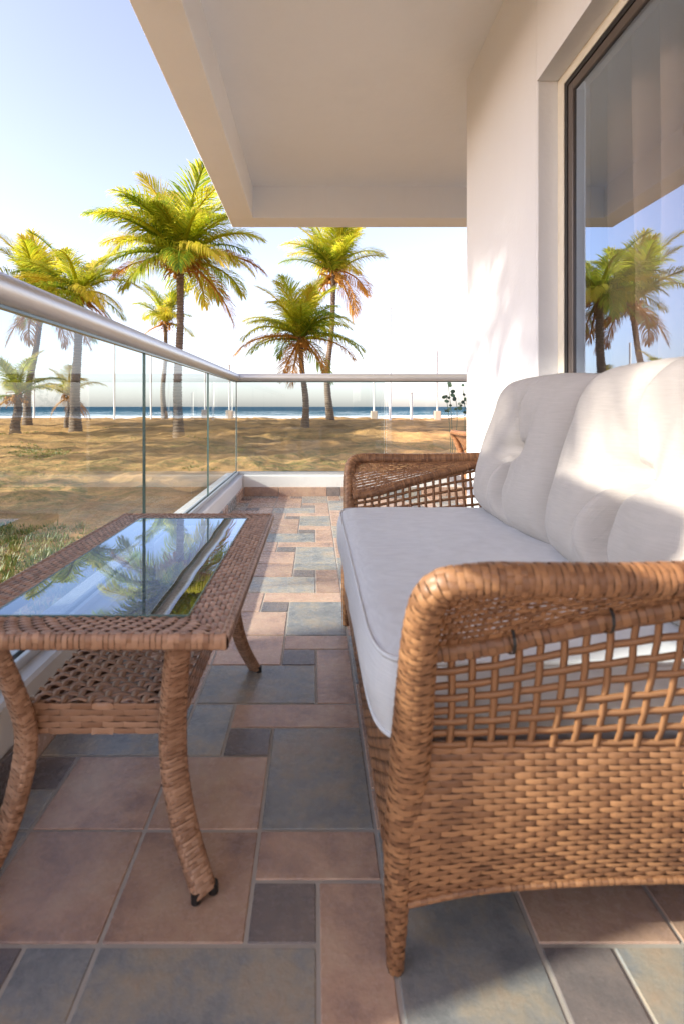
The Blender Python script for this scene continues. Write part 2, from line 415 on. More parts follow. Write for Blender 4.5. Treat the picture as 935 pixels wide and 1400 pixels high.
# ------------------------------------------------------------------ the house
XW, YE, ZC = .90, 3.207, 2.717
ZB, BI, BO = 2.44, 4.75, 5.0          # beam underside, inner and outer face of the end beam
XI, XO = -.54, -.757                  # inner and outer face of the side beam
WY0, WY1, WZ = -1.0, 2.19, 2.10       # window opening
house = thing("house", "white rendered house wall with overhanging terrace ceiling and edge beam", "building", (0, 0, 0))
b = MB()
b.bbox((XW, WY1, -.36), (XW + .22, YE, ZC + .01), .006)
wall = b.build("wall", M['wall'], house, smooth=False)
b = MB(); b.box((XW, -3.2, -.36), (XW + .22, WY0, ZC + .01)); b.box((XW, WY0, WZ), (XW + .22, WY1, ZC + .01))
b.box((XW + .22, YE - .22, -.36), (3.4, YE, ZC + .01)); b.box((3.2, -3.2, -.36), (3.4, YE - .22, ZC + .01)); b.box((XW + .22, -3.2, -.36), (3.2, -3.0, ZC + .01))
b.build("wall", M['wall'], house, smooth=False)
b = MB(); b.box((XI, -3.2, ZC), (3.4, BI, ZC + .3)); b.build("ceiling", M['ceil'], house, smooth=False)
b = MB(); b.bbox((XO, -3.2, ZB), (XI, BI, ZC + .3), .004); b.build("beam", M['ceil'], house, smooth=False)
b = MB(); b.bbox((XO, BI, ZB + .001), (3.4, BO, ZC + .3), .004); b.build("beam", M['ceil'], house, smooth=False)
win = MB(); win.box((.985, 2.138, 0), (1.06, WY1, WZ)); win.box((.985, WY0, 2.058), (1.06, 2.138, WZ)); win.box((.985, WY0, 0), (1.06, 2.138, .05))
win = win.build("window", M['cream'], house, smooth=False)
b = MB(); b.box((.988, 2.116, .05), (1.05, 2.138, 2.058)); b.box((.988, WY0, 2.038), (1.05, 2.116, 2.058)); b.build("gasket", M['blk'], win, smooth=False)
b = MB(); b.bbox((.991, 2.079, .05), (1.045, 2.116, 2.038), .003); b.bbox((.9915, WY0, 2.000), (1.0445, 2.079, 2.038), .003); b.bbox((.9915, WY0, .05), (1.0445, 2.079, .12), .003)
b.build("sash", M['sash'], win, smooth=False)
b = MB(); b.add([(1.000, WY0, .12), (1.000, 2.079, .12), (1.000, 2.079, 2.0), (1.000, WY0, 2.0)], [(0, 1, 2, 3)]); b.build("pane", M['win'], win, smooth=False)
b = MB(); n = 520; yy = np.linspace(-1.1, 2.92, n); sw = np.sin(yy * 2 * np.pi / .17 + .8 * np.sin(yy * 3.1)); xx = 1.245 + .07 * np.sign(sw) * np.abs(sw) ** .6
zz = np.linspace(.01, 2.3, 12)
P = np.array([[(xx[i] + .012 * math.sin(yy[i] * 9 + z * 2) * (2.3 - z), yy[i], z) for z in zz] for i in range(n)])
b.grid(P); tag(b.build("curtain", M['curt']), "pleated beige curtain hanging full height behind the window glass", "curtain")

# floor sheet and its tiles
b = MB(); b.box((-.625, -3.0, -.40), (3.4, 4.72, -.0022)); floor = tag(b.build("floor", M['grout'], smooth=False), kind='structure')
H = .78; S_ = .543 * H; X0 = -.400 * H; YA = 738 * H / 406   # YA: far edge of the first block row seen whole
A = [(0, 0, .25, .5), (.25, 0, 1, .25), (.25, .25, .5, .5), (.5, .25, 1, 1), (0, .5, .5, 1)]
KIND = ['grey', 'terra', 'dark', 'grey', 'terra']
def rot(r, k):
    u0, v0, u1, v1 = r
    for _ in range(k): u0, v0, u1, v1 = v0, 1 - u1, v1, 1 - u0
    return u0, v0, u1, v1
tile_mesh = {}; rest = MB(); RM = [M['terra'], M['grey'], M['dark']]; cand = []
for bj in range(-9, 12):
    for bi in range(-2, 9):
        even = (bj % 2 == 0); ctr = (bi % 2 == 0)
        k = (0 if even else 3) if ctr else (1 if even else 2)
        for q, r in enumerate(A):
            u0, v0, u1, v1 = rot(r, k); mx_ = KIND[q]
            if q == 0 and RNG.random() < .5: mx_ = 'terra'
            x0, x1 = X0 + (bi + u0) * S_, X0 + (bi + u1) * S_; y1, y0 = YA + (-bj - v0) * S_ + 0, YA + (-bj - v1) * S_
            x0, x1, y0, y1 = max(x0, -.615), min(x1, 3.3), max(y0, -3), min(y1, 4.71)
            if x1 - x0 < .02 or y1 - y0 < .02: continue
            seen = y1 > .55 and not (x0 > XW and y1 < YE) and x0 < 1.5 and x0 / max(y1, .1) < .75
            cand.append((seen, y0, x0, x1, y1, mx_))
cand.sort(key=lambda c: (not c[0], c[1])); left = 290
G = .0032
for seen, y0, x0, x1, y1, mk in cand:
    if seen and left > 0:
        left -= 1; key = (round(x1 - x0, 3), round(y1 - y0, 3), mk)
        if key not in tile_mesh:
            m_ = MB(); hx, hy = (x1 - x0) / 2 - G, (y1 - y0) / 2 - G; m_.bbox((-hx, -hy, -.012), (hx, hy, 0), .0016)
            ob = m_.build("tile", M[mk], floor, smooth=False); tile_mesh[key] = ob.data
        else: ob = put("tile", tile_mesh[key], floor)
        ob.location = ((x0 + x1) / 2, (y0 + y1) / 2, RNG.uniform(-.0006, .0006)); ob.rotation_euler = (RNG.uniform(-.0022, .0022), RNG.uniform(-.0022, .0022), 0)
    else: rest.bbox((x0 + G, y0 + G, -.012), (x1 - G, y1 - G, 0), .0016, ['terra', 'grey', 'dark'].index(mk))
if rest.n: tag(rest.build("tile", RM, floor, smooth=False), kind='stuff')

# low white wall round the terrace with a tiled skirting
kerb = thing("parapet_wall", "low white rendered wall with tile skirting running round the terrace edge", "low wall", (0, 0, 0))
b = MB(); b.bbox((-.80, -3.0, -.42), (-.625, 4.90, .18), .008); b.build("side_wall", M['kerb'], kerb, smooth=False)
b = MB(); b.bbox((-.625, 4.72, -.42), (3.4, 4.90, .1795), .008); b.build("end_wall", M['kerb'], kerb, smooth=False)
k = 0; y = 4.70
while y > .2:
    L = RNG.choice([.42, .21, .42, .31]); y0 = y - L; m_ = MB(); m_.bbox((-.626, y0 + .002, -.004), (-.614, y - .002, .078), .002)
    m_.build("tile", M[['terra', 'grey', 'terra', 'dark'][k % 4]], kerb, smooth=False); k += 1; y = y0
x = -.612; k = 0
while x < 1.9:
    L = [.30, .42, .12, .37, .33, .22][k % 6]; m_ = MB(); m_.bbox((x + .002, 4.708, -.004), (x + L - .002, 4.722, .078), .002)
    m_.build("tile", M[['terra', 'terra', 'dark', 'terra', 'grey', 'terra'][k % 6]], kerb, smooth=False); x += L; k += 1

# glass railing
GX, GY, RZ, RR = -.69, 4.79, 1.038, .036
rl = thing("glass_railing", "glass balustrade with round brushed metal handrail above the low white wall", "railing", (GX, GY, .18))
o = np.array([GX, GY, .18])
b = MB()
def rail_profile(p0, p1, side, mi=0, n=24):
    P = []
    for p, cut in ((np.array(p0), 1), (np.array(p1), 1)):
        P.append([p + np.array(side) * RR * math.cos(a) + np.array([0, 0, 1]) * RR * math.sin(a) + cut_off(p, a) for a in np.linspace(0, 2 * math.pi, n, endpoint=False)])
    b.grid(np.array(P).transpose(1, 0, 2), wu=True)
def cut_off(p, a): return np.zeros(3)
# mitred corner: both tubes meet on the diagonal plane
n = 32; an = np.linspace(0, 2 * np.pi, n, endpoint=False)
ca, sa = np.cos(an) * RR, np.sin(an) * RR
ring0 = np.stack([GX + ca, np.full(n, -3.0), RZ + sa], -1); ring1 = np.stack([GX + ca, GY - ca, RZ + sa], -1); ring2 = np.stack([np.full(n, 3.3), GY - ca, RZ + sa], -1)
segs = [ring0 * (1 - k) + ring1 * k for k in np.linspace(0, 1, 20)]
b.grid((np.array(segs) - o).transpose(1, 0, 2), wu=True)
hr = b.build("handrail", M['rail'], rl)
b = MB(); segs = [ring1 * (1 - k) + ring2 * k for k in np.linspace(0, 1, 12)]; b.grid((np.array(segs) - o).transpose(1, 0, 2), wu=True); b.build("handrail", M['rail'], rl)
b = MB(); b.box((GX - .009, -3, RZ - RR - .006), (GX + .009, GY, RZ - RR + .004)); b.box((GX, GY - .009, RZ - RR - .0055), (3.3, GY + .009, RZ - RR + .004))
for vv in b.v: vv -= o
b.build("glazing_gasket", M['edge'], rl, smooth=False)
b = MB(); b.bbox((GX - .02, -3, .175), (GX - .007, GY + .02, .205), .002); b.bbox((GX + .007, -3, .1745), (GX + .02, GY - .007, .2045), .002)
b.bbox((GX + .02, GY - .02, .1755), (3.3, GY - .007, .204), .002); b.bbox((GX - .007, GY + .007, .1755), (3.3, GY + .02, .2045), .002)
for vv in b.v: vv -= o
b.build("base_channel", M['rail'], rl, smooth=False)
def pane(p0, p1, mat, em):
    """glass sheet with polished edges, its two faces being one thin sheet"""
    p0 = np.array(p0); p1 = np.array(p1); z0, z1 = .182, RZ - RR - .002; d = (p1 - p0) / np.linalg.norm(p1 - p0); nn = np.array([-d[1], d[0], 0]) * .005
    m_ = MB(); q = [np.array([*p0, z0]), np.array([*p1, z0]), np.array([*p1, z1]), np.array([*p0, z1])]
    m_.add([p - o for p in q], [(0, 1, 2, 3)], 0)
    for p in (p0, p1):
        e = [np.array([*p, z0]) - nn - o, np.array([*p, z0]) + nn - o, np.array([*p, z1]) + nn - o, np.array([*p, z1]) - nn - o]; m_.add(e, [(0, 1, 2, 3)], 1)
    m_.build("glass_pane", [mat, em], rl, smooth=False)
for y0, y1 in ((-3, -1.75), (-1.73, -.43), (-.42, .868), (.876, 2.186), (2.194, 3.506), (3.512, GY - .008)): pane((GX, y0), (GX, y1), M['glass'], M['edge'])
pane((GX + .008, GY), (.618, GY), M['glass'], M['brightedge']); pane((.634, GY), (1.95, GY), M['glassr'], M['brightedge']); pane((1.96, GY), (3.28, GY), M['glassr'], M['brightedge'])

# invented pillar out of view, added to throw the broad shade over the front floor
pl = thing("shade_pillar", "unseen broad white pillar added to shade the front of the terrace floor", "pillar", (-2.9, .365, -.36))
box_part("shaft", (-.16, -.565, -.1), (.16, .565, 2.42), M['wall'], pl, .01); box_part("coping", (-.175, -.575, 2.42), (.175, .575, 2.50), M['kerb'], pl, .01)

# ------------------------------------------------------------------ wicker seats
def make_seat(name, label, cat, loc, L, ncush, D=.75, rz=0.0):
    root = thing(name, label, cat, loc, None, rz); W = [M['wick'], M['core']]; TZ = .32
    for s, y0 in ((-1, 0.0), (1, L)):
        Y = lambda q: y0 + s * q
        # front post curving outward and bending into the arm
        path = [(.004, Y(0), 0), (.007, Y(0), .10), (.015, Y(.004), .20), (.022, Y(.022), .32), (.022, Y(.060), .43), (.023, Y(.100), .525), (.036, Y(.124), .569), (.075, Y(.134), .582), (.13, Y(.135), .583)]
        b = MB(); S = tube_S(path, [.011, .017, .026, .027, .024, .021, .020, .019, .019], [.012, .016, .024, .025, .022, .020, .019, .019, .019], ref=(1, .35, 0), power=2.3, n=120)
        weave(b, S, 12, 84, .0013, .93, closed=True, back=1)
        b.build("front_post", W, root)
        b = MB(); b.bbox((-.006, Y(0) - .009, -.001), (.014, Y(0) + .009, .004), .002); b.build("foot", M['blk'], root, smooth=False)
        path = [(.12, Y(.135), .583), (.30, Y(.128), .582), (.5, Y(.108), .588), (.66, Y(.08), .60), (.74, Y(.05), .615)]
        b = MB(); S = tube_S(path, .019, .019, ref=(0, 0, 1), n=80); weave(b, S, 8, 78, .0012, .95, closed=True, back=1); b.build("arm_rail", W, root)
        # inner rail
        ip = [(.03, Y(.034), .452), (.12, Y(.044), .468), (.27, Y(.062), .510), (.42, Y(.080), .545), (.55, Y(.088), .570)]
        b = MB(); S = tube_S(ip, .013, .012, n=60); weave(b, S, 4, 54, .0013, .93, closed=True, back=1); b.build("lower_rail", W, root)
        # woven band between the two rails, open weave
        op = spline([(.03, Y(.118), .560), (.12, Y(.134), .580), (.30, Y(.128), .582), (.45, Y(.114), .586), (.56, Y(.096), .590)], 80); iq = spline(ip, 80); xp = np.linspace(0, 1, 80)
        def Sb(u, v):
            f = lambda A: np.stack([np.interp(u, xp, A[:, k]) for k in range(3)], -1)
            bow = np.sin(np.pi * np.clip(v, 0, 1)) * .008
            return f(op) * (1 - v)[..., None] + f(iq) * v[..., None] + np.stack([0 * v, 0 * v, bow], -1)
        b = MB(); weave(b, Sb, 46, 13, .0022, .84, flip=-s); weave(b, Sb, 46, 13, .0022, .84, flip=s)
        tag(b.build("arm_weave", W, root), kind='stuff')
        # lattice of single strands, each its own piece
        def Sl(x, h):
            top = np.array([np.interp(x, iq[:, 0], iq[:, k]) if x < .55 else np.interp(x, [.55, .74], [iq[-1, k], (.74, Y(.05), .60)[k]]) for k in range(3)])
            bot = np.array([x, Y(.022 - .012 * x), TZ]); q = bot * (1 - h) + top * h; q[0] = x; q[1] += s * .006 * math.sin(math.pi * h); return q
        nx, nz = 25, 8; X = np.linspace(.045, .725, nx); Hh = np.linspace(.03, .93, nz); hw = .0052; th = .0013
        def strip(pts, wdir):
            m_ = MB(); pts = np.array(pts); T = np.gradient(pts, axis=0); T /= np.linalg.norm(T, axis=1)[:, None]
            Wd = np.array(wdir) * np.ones((len(pts), 1)); Nn = np.cross(T, Wd); Nn /= np.linalg.norm(Nn, axis=1)[:, None]
            P = np.stack([pts + Wd * hw, pts + Nn * th, pts - Wd * hw, pts - Nn * th], 0); m_.grid(P, wu=True); return m_
        for i, xk in enumerate(X):
            xk += RNG.uniform(-.0025, .0025)
            pts = [Sl(xk + .001 * math.sin(q * 3 + i), q) + np.array([0, s * .001 * math.cos(math.pi * (q - Hh[0]) / (Hh[1] - Hh[0]) + math.pi * i), 0]) for q in np.linspace(0, 1, 15)]
            strip(pts, (1, 0, 0)).build("upright_strand", M['wick'], root)
        for j, hk in enumerate(Hh):
            hk += RNG.uniform(-.007, .007)
            pts = [Sl(q, hk) + np.array([0, -s * .001 * math.cos(math.pi * (q - X[0]) / (X[1] - X[0]) + math.pi * j), .0008 * math.sin(q * 9 + j)]) for q in np.linspace(.035, .735, 47)]
            strip(pts, (0, 0, 1)).build("cross_strand", M['wick'], root)
        # solid woven end panel with arched lower edge
        def Se(u, v):
            x = .02 + .71 * u; zb = .098 + .030 * np.sin(np.pi * np.clip(u, 0, 1)) ** .6
            return np.stack([x, Y(.022 - .012 * x - .012 * (1 - v) + .012 * np.sin(np.pi * v)), zb + (TZ - zb) * v], -1)
        b = MB(); weave(b, Se, 50, 25, .0019, .93, flip=(1 if s < 0 else -1), back=1)
        tag(b.build("end_panel", W, root), kind='stuff')
        b = MB(); S = tube_S([Se(np.array(q), np.array(0.0)) for q in np.linspace(0, 1, 9)], .005, .005, n=60); weave(b, S, 4, 80, .0008, .94, closed=True, back=1); b.build("panel_edge", W, root)
        # cable ties holding the arm rails together
        if s < 0:
            for q in (.145, .262, .352):
                a_ = np.array([np.interp(q, [.12, .30, .5], [Y(.134), Y(.128), Y(.108)]), .580]); i_ = np.array([np.interp(q, iq[:, 0], iq[:, 1]), np.interp(q, iq[:, 0], iq[:, 2])])
                m_ = MB(); ring = []
                dd = (i_ - a_); ln = np.linalg.norm(dd); dd /= ln; pp = np.array([-dd[1], dd[0]]); c0 = i_ - dd * .006; ln2 = .024
                for a in np.linspace(0, 2 * np.pi, 14, endpoint=False):
                    ring.append(c0 + dd * math.cos(a) * ln2 * .8 + pp * math.sin(a) * .019)
                P = np.array([[(q - .0022, r_[0], r_[1]) for r_ in ring], [(q + .0022, r_[0], r_[1]) for r_ in ring]]).transpose(1, 0, 2); m_.grid(P, wu=True)
                m_.build("cable_tie", M['blk'], root, smooth=False)
        b = MB(); S = tube_S([(D, Y(0), 0), (D - .02, Y(0), .3), (D + .01, Y(.02), .62)], .02, .02, ref=(1, 0, 0), n=40); weave(b, S, 6, 46, .003, .93, closed=True, back=1); b.build("rear_post", W, root)
    # front apron, back, deck
    def Sf(u, v):
        zb = .10 + .03 * np.sin(np.pi * np.clip(u, 0, 1)) ** .6
        return np.stack([-.004 + .010 * v + .006 * np.sin(np.pi * v), .02 + (L - .04) * u, zb + (TZ - .01 - zb) * v], -1)
    b = MB(); weave(b, Sf, int(L / .0155), 20, 0.0024, .92, flip=-1, back=1); tag(b.build("front_panel", W, root), kind='stuff')
    def Sk(u, v): return np.stack([D - .05 + .06 * v + 0 * u, .0 + L * u, .12 + .56 * v], -1)
    b = MB(); weave(b, Sk, int(L / .02), 40, .0035, .88, flip=-1, back=1); tag(b.build("back_panel", W, root), kind='stuff')
    b = MB(); S = tube_S([(D + .01, -.02, .64), (D + .01, L / 2, .70), (D + .01, L + .02, .64)], .02, .02, n=60); weave(b, S, 6, 80, .003, .93, closed=True, back=1); b.build("back_rail", W, root)
    b = MB(); b.box((.02, .01, .285), (D - .04, L - .01, .30)); b.build("seat_deck", M['core'], root, smooth=False)
    # seat cushion
    x0, x1, ya, yb, z0, z1 = -.022, .66, .012, L - .012, .306, .418
    nu_, nv_ = 90, 110; b = MB(); cx, cy = (x0 + x1) / 2, (ya + yb) / 2; hx, hy = (x1 - x0) / 2, (yb - ya) / 2
    def rim(a):  # rounded rectangle outline
        c, s_ = math.cos(a), math.sin(a); e = 2 / 11
        return math.copysign(abs(c) ** e, c), math.copysign(abs(s_) ** e, s_)
    prof = []
    def top(px, py):
        ex = max(0, 1 - abs(px)); ey = max(0, 1 - abs(py)); e = min(1, min(ex * hx, ey * hy) / .05)
        z = .010 * (1 - (1 - e) ** 2) + .010 * (1 - px * px) * (1 - py * py)
        fx = (px + 1) * hx; wr = math.exp(-((fx - .10) / .11) ** 2)
        yy_ = py * hy; z += wr * e * .0055 * (math.sin(yy_ * 105 + 3 * noise.noise((fx * 4, yy_ * 3, 1))) * (0.5 + noise.noise((yy_ * 5, 2, fx * 6))))
        z += e * .004 * noise.noise((px * 2.5, py * 4, 5)); return z
    xsn = np.sin(np.linspace(-1, 1, nu_) * np.pi / 2); ysn = np.sin(np.linspace(-1, 1, nv_) * np.pi / 2)
    def corner(px, py):
        m = max(abs(px), abs(py)); 
        if m == 0: return 0, 0
        k = (abs(px) ** 14 + abs(py) ** 14) ** (-1 / 14) * m; return px * k, py * k
    Pt = np.array([[(cx + corner(p, q)[0] * hx, cy + corner(p, q)[1] * hy, z1 + top(p, q)) for q in ysn] for p in xsn]); b.grid(Pt)
    Pb = Pt.copy(); Pb[..., 2] = z0; b.grid(Pb, flip=True)
    idx = [(0, j) for j in range(nv_)] + [(i, nv_ - 1) for i in range(1, nu_)] + [(nu_ - 1, j) for j in range(nv_ - 2, -1, -1)] + [(i, 0) for i in range(nu_ - 2, 0, -1)]
    loop = np.array([Pt[i, j] for i, j in idx]); cen = np.array([cx, cy])
    side = []
    for h in np.linspace(0, 1, 7):
        q = loop.copy(); out = np.zeros_like(q); d = q[:, :2] - cen; big = (np.abs(d[:, 0]) / hx > np.abs(d[:, 1]) / hy)
        out[:, 0] = np.where(big, np.sign(d[:, 0]), 0); out[:, 1] = np.where(big, 0, np.sign(d[:, 1]))
        wv_ = np.array([noise.noise((p[0] * 7, p[1] * 7, h * 2)) for p in q])
        q[:, 2] = z1 * (1 - h) + z0 * h + (loop[:, 2] - z1) * (1 - h); q += out * (.012 * math.sin(math.pi * h) + .006 * wv_ * math.sin(math.pi * h))[:, None] if False else out * (.012 * math.sin(math.pi * h) + .006 * wv_ * math.sin(math.pi * h))[:, None]
        side.append(q)
    b.grid(np.array(side).transpose(1, 0, 2), wu=True); sc = b.build("seat_cushion", M['seatf'], root)
    for zz_, nm in ((0, 1), (6, 2)):
        b = MB(); q = side[zz_].copy(); n_ = 6; ringp = []
        for a in np.linspace(0, 2 * np.pi, n_, endpoint=False):
            r_ = q.copy(); d = q[:, :2] - cen; d /= np.linalg.norm(d, axis=1)[:, None]; r_[:, :2] += d * math.cos(a) * .0042; r_[:, 2] += math.sin(a) * .0042; ringp.append(r_)
        b.grid(np.array(ringp), wu=True, wv=True); b.build("piping", M['seatf'], sc)
    # back cushions with a pulled-in button
    cw = (L - .02) / ncush
    for kc in range(ncush):
        w_, h_, t_ = cw + .006, .475, .24; n_ = 84; b = MB(); g = np.linspace(-1, 1, n_); g = np.sin(g * np.pi / 2) * .6 + g * .4
        yc = .01 + cw * (kc + .5); crease = [(R(96), .020, .26, .020), (R(246), .026, .30, .020), (R(186), .013, .15, .024), (R(352), .012, .14, .024), (R(285), .010, .22, .018)]
        rk = random.Random(kc + 5); crease = [(a + rk.uniform(-.2, .2), d * rk.uniform(.8, 1.25), l, q) for a, d, l, q in crease]
        tilt = Matrix.Rotation(R(18), 4, 'Y')
        def pt(a, q, side_):
            pro = max(0, (1 - abs(a) ** 4.4) * (1 - abs(q) ** 4.4)) ** .52; yv = a * w_ / 2 * (1 - .035 * q * q - .02 * (1 - q * q)); zv = q * h_ / 2 * (1 - .05 * a * a)
            d = t_ / 2 * pro
            if side_ > 0:
                by, bz = 0.0, .0; r = math.hypot(yv - by, zv - bz); th_ = math.atan2(zv - bz, yv - by)
                d -= .120 * math.exp(-(r / .095) ** 1.15) * pro
                for ca_, cd, cl, cw_ in crease:
                    dt = (th_ - ca_ + math.pi) % (2 * math.pi) - math.pi
                    if abs(dt) < 1.2:
                        al = r * math.cos(dt); pe = r * math.sin(dt) + .012 * math.sin(al * 25 + ca_ * 3)
                        fall = max(0, 1 - al / cl) ** .8 * min(1, al / .02)
                        d -= pro * cd * 2.7 * fall * (math.exp(-(pe / cw_) ** 2) - .5 * math.exp(-((pe - 2.2 * cw_) / (cw_ * 1.5)) ** 2))
                d += pro * (.013 * noise.noise((yv * 7 + kc * 9, zv * 5, 1)) + .006 * noise.noise((yv * 22, zv * 9 + kc, 3)))
                ed = 1 - max(abs(a), abs(q)); d += .0010 * math.sin(yv * 160 + 4 * noise.noise((yv * 9, zv * 9, kc))) * math.exp(-(ed / .12) ** 2) * pro ** .5
                vx = -d
            else: vx = d * .75
            vv = tilt @ Vector((vx, yv, zv)); return (vv.x + .56, vv.y + yc, vv.z + .645)
        for sd in (1, -1):
            b.grid(np.array([[pt(a, q, sd) for q in g] for a in g]), flip=(sd < 0))
        oc = b.build("back_cushion", M['fabric'], root)
        b = MB(); lp = [pt(a, -1, -1) for a in g] + [pt(1, q, -1) for q in g[1:]] + [pt(a, 1, -1) for a in g[::-1][1:]] + [pt(-1, q, -1) for q in g[::-1][1:-1]]
        lp = np.array(lp); c_ = lp.mean(0); rp = []
        for a in np.linspace(0, 2 * np.pi, 6, endpoint=False):
            d = lp - c_; d /= np.linalg.norm(d, axis=1)[:, None]; rp.append(lp + d * math.cos(a) * .0045 + np.array([1, 0, .25]) * math.sin(a) * .0045)
        b.grid(np.array(rp), wu=True, wv=True); b.build("piping", M['fabric'], oc)
        c_ = tilt @ Vector((-(t_ / 2 - .114), 0, 0)); b = MB(); P = []
        for ph in np.linspace(0, np.pi / 2, 4): P.append([(c_.x + .56 - .006 * math.cos(ph), c_.y + yc + .011 * math.sin(ph) * math.cos(a), c_.z + .645 + .011 * math.sin(ph) * math.sin(a)) for a in np.linspace(0, 2 * np.pi, 12, endpoint=False)])
        b.grid(np.array(P), wv=True); b.build("button", M['fabric'], oc)
    return root

make_seat("wicker_sofa", "brown wicker two-seat sofa with cream back cushions under the window", "sofa", (.107, .75, 0), 1.18, 2)
make_seat("wicker_armchair", "brown wicker armchair with only its front arm showing past the wall corner", "armchair", (1.20, 4.25, 0), .56, 1, rz=R(-90))

# ------------------------------------------------------------------ coffee table
tb = thing("coffee_table", "low wicker coffee table with glass top and curved woven legs beside the railing", "table", (-.357, 1.228, 0))
W = [M['wick_t'], M['core']]; hx, hy, TZ = .23, .445, .45; rw = .078
for (ax, ay, bx, by, nx_, ny_) in ((-hx, -hy, hx, -hy, 0, 1), (hx, -hy, hx, hy, -1, 0), (hx, hy, -hx, hy, 0, -1), (-hx, hy, -hx, -hy, 1, 0)):
    a_, b_ = np.array([ax, ay]), np.array([bx, by]); nn = np.array([nx_, ny_]); dd = (b_ - a_); L = np.linalg.norm(dd); dd = dd / L
    def St(u, v):   # mitred strip: v from outer to inner edge
        v_ = np.clip(v, 0, 1); p = a_ + dd * (rw * v_ + u * (L - 2 * rw * v_))[..., None] + nn * (rw * v_)[..., None]
        return np.concatenate([p, np.full(p.shape[:-1] + (1,), TZ - .003)], -1)
    b = MB(); weave(b, St, int(L / .0135), 8, .0026, .92, back=1)
    def Sd(u, v):
        p = a_ + dd * (u * L)[..., None] - nn * (.003 * np.sin(np.pi * v))[..., None]
        return np.concatenate([p, (TZ - .024 + .024 * v)[..., None]], -1)
    b2 = MB(); S = tube_S([(*a_ + nn * .004, TZ - .012), (*b_ + nn * .004, TZ - .012)], .012, .007, n=60, power=2.6)
    weave(b2, S, 4, int(L / .0085), .0011, .95, closed=True, back=1)
    tag(b.build("rim_weave", W, tb), kind='stuff'); b2.build("rim_edge", W, tb)
    b = MB(); q0 = a_ + (dd + nn) * .012; q1 = b_ + (-dd + nn) * .012
    lo = np.minimum(q0, q1 + nn * (rw - .016)); hi = np.maximum(q0, q1 + nn * (rw - .016)); b.box((*lo, TZ - .022 - .0003 * abs(nx_)), (*hi, TZ - .008)); b.build("rim_frame", M['core'], tb, smooth=False)
b = MB(); e = rw - .004; b.add([(-hx + e, -hy + e, TZ - .001), (hx - e, -hy + e, TZ - .001), (hx - e, hy - e, TZ - .001), (-hx + e, hy - e, TZ - .001)], [(0, 1, 2, 3)]); b.build("glass_top", M['tglass'], tb, smooth=False)
b = MB()
for (lo, hi) in (((-hx + e - .003, -hy + e - .003, TZ - .008), (hx - e + .003, -hy + e, TZ)), ((-hx + e - .003, hy - e, TZ - .008), (hx - e + .003, hy - e + .003, TZ)), ((-hx + e - .003, -hy + e, TZ - .008), (-hx + e, hy - e, TZ - .0003)), ((hx - e, -hy + e, TZ - .008), (hx - e + .003, hy - e, TZ - .0003))): b.box(lo, hi)
b.build("glass_edge", M['edge'], tb, smooth=False)
# legs: flat woven bands with a waist, splaying outward
for sx in (-1, 1):
    for sy in (-1, 1):
        path = [(sx * .150, sy * .385, TZ - .02), (sx * .140, sy * .372, .38), (sx * .128, sy * .345, .30), (sx * .122, sy * .330, .235), (sx * .128, sy * .335, .165), (sx * .148, sy * .346, .085), (sx * .182, sy * .368, .006)]
        b = MB(); S = tube_S(path, [.020, .020, .0215, .0225, .022, .021, .020], [.013, .013, .014, .014, .0135, .013, .012], ref=(1, -sx * sy * .75, 0), power=3.2, n=90)
        weave(b, S, 12, 66, .0011, .95, closed=True, back=1); lg = b.build("leg", W, tb)
        b = MB()
        for q in (-1, 1):
            c_ = np.array([sx * .183, sy * .369, .006]) + np.array([.012, -sx * sy * .009, 0]) * q; tube_part(b, [c_ + np.array([0, 0, .010]), c_ - np.array([0, 0, .006])], .008, 10, 4, ref=(1, 0, 0))
        b.build("leg_cap", M['blk'], lg)
# lower shelf
sx_, sy_, sz = .128, .318, .280
b = MB()
for (p, q) in (((-sx_, -sy_), (sx_, -sy_)), ((sx_, -sy_), (sx_, sy_)), ((sx_, sy_), (-sx_, sy_)), ((-sx_, sy_), (-sx_, -sy_))):
    p = np.array(p); q = np.array(q); L = np.linalg.norm(q - p)
    def Sp(u, v):
        xy = p + (q - p) * u[..., None] * 1.0; return np.concatenate([xy, (sz - .052 + .052 * v)[..., None]], -1)
    weave(b, Sp, int(L / .018), 5, .002, .93, back=1)
tag(b.build("shelf_apron", W, tb), kind='stuff')
hwid = .0055
def strand(p, q, width, amp_, n, ph):
    m_ = MB(); t_ = np.linspace(0, 1, n * 2 + 1); p = np.array(p, float); q = np.array(q, float); d = (q - p) / np.linalg.norm(q - p); sd = np.array([-d[1], d[0], 0]) * width
    c_ = p + (q - p) * t_[:, None]; c_[:, 2] += amp_ * np.cos(np.pi * t_ * n + ph)
    up = np.array([0, 0, .0016]); m_.grid(np.stack([c_ + sd, c_ + up, c_ - sd, c_ - up], 0), wu=True); return m_
ny = 38
for j in range(ny):
    y = -sy_ + .012 + (2 * sy_ - .024) * j / (ny - 1); strand((-sx_, y, sz), (sx_, y, sz), .0066, .003, 12, math.pi * j).build("cross_strand", M['wick_t'], tb)
for i in range(11):
    x = -sx_ + .012 + (2 * sx_ - .024) * i / 10; strand((x, -sy_, sz), (x, sy_, sz), .0062, -.003, ny, math.pi * i).build("long_strand", M['wick_t'], tb)
for x in (-.06, .06):
    box_part("shelf_bar", (x - .012, -sy_ + .01, sz - .03), (x + .012, sy_ - .01, sz - .012), M['core'], tb)

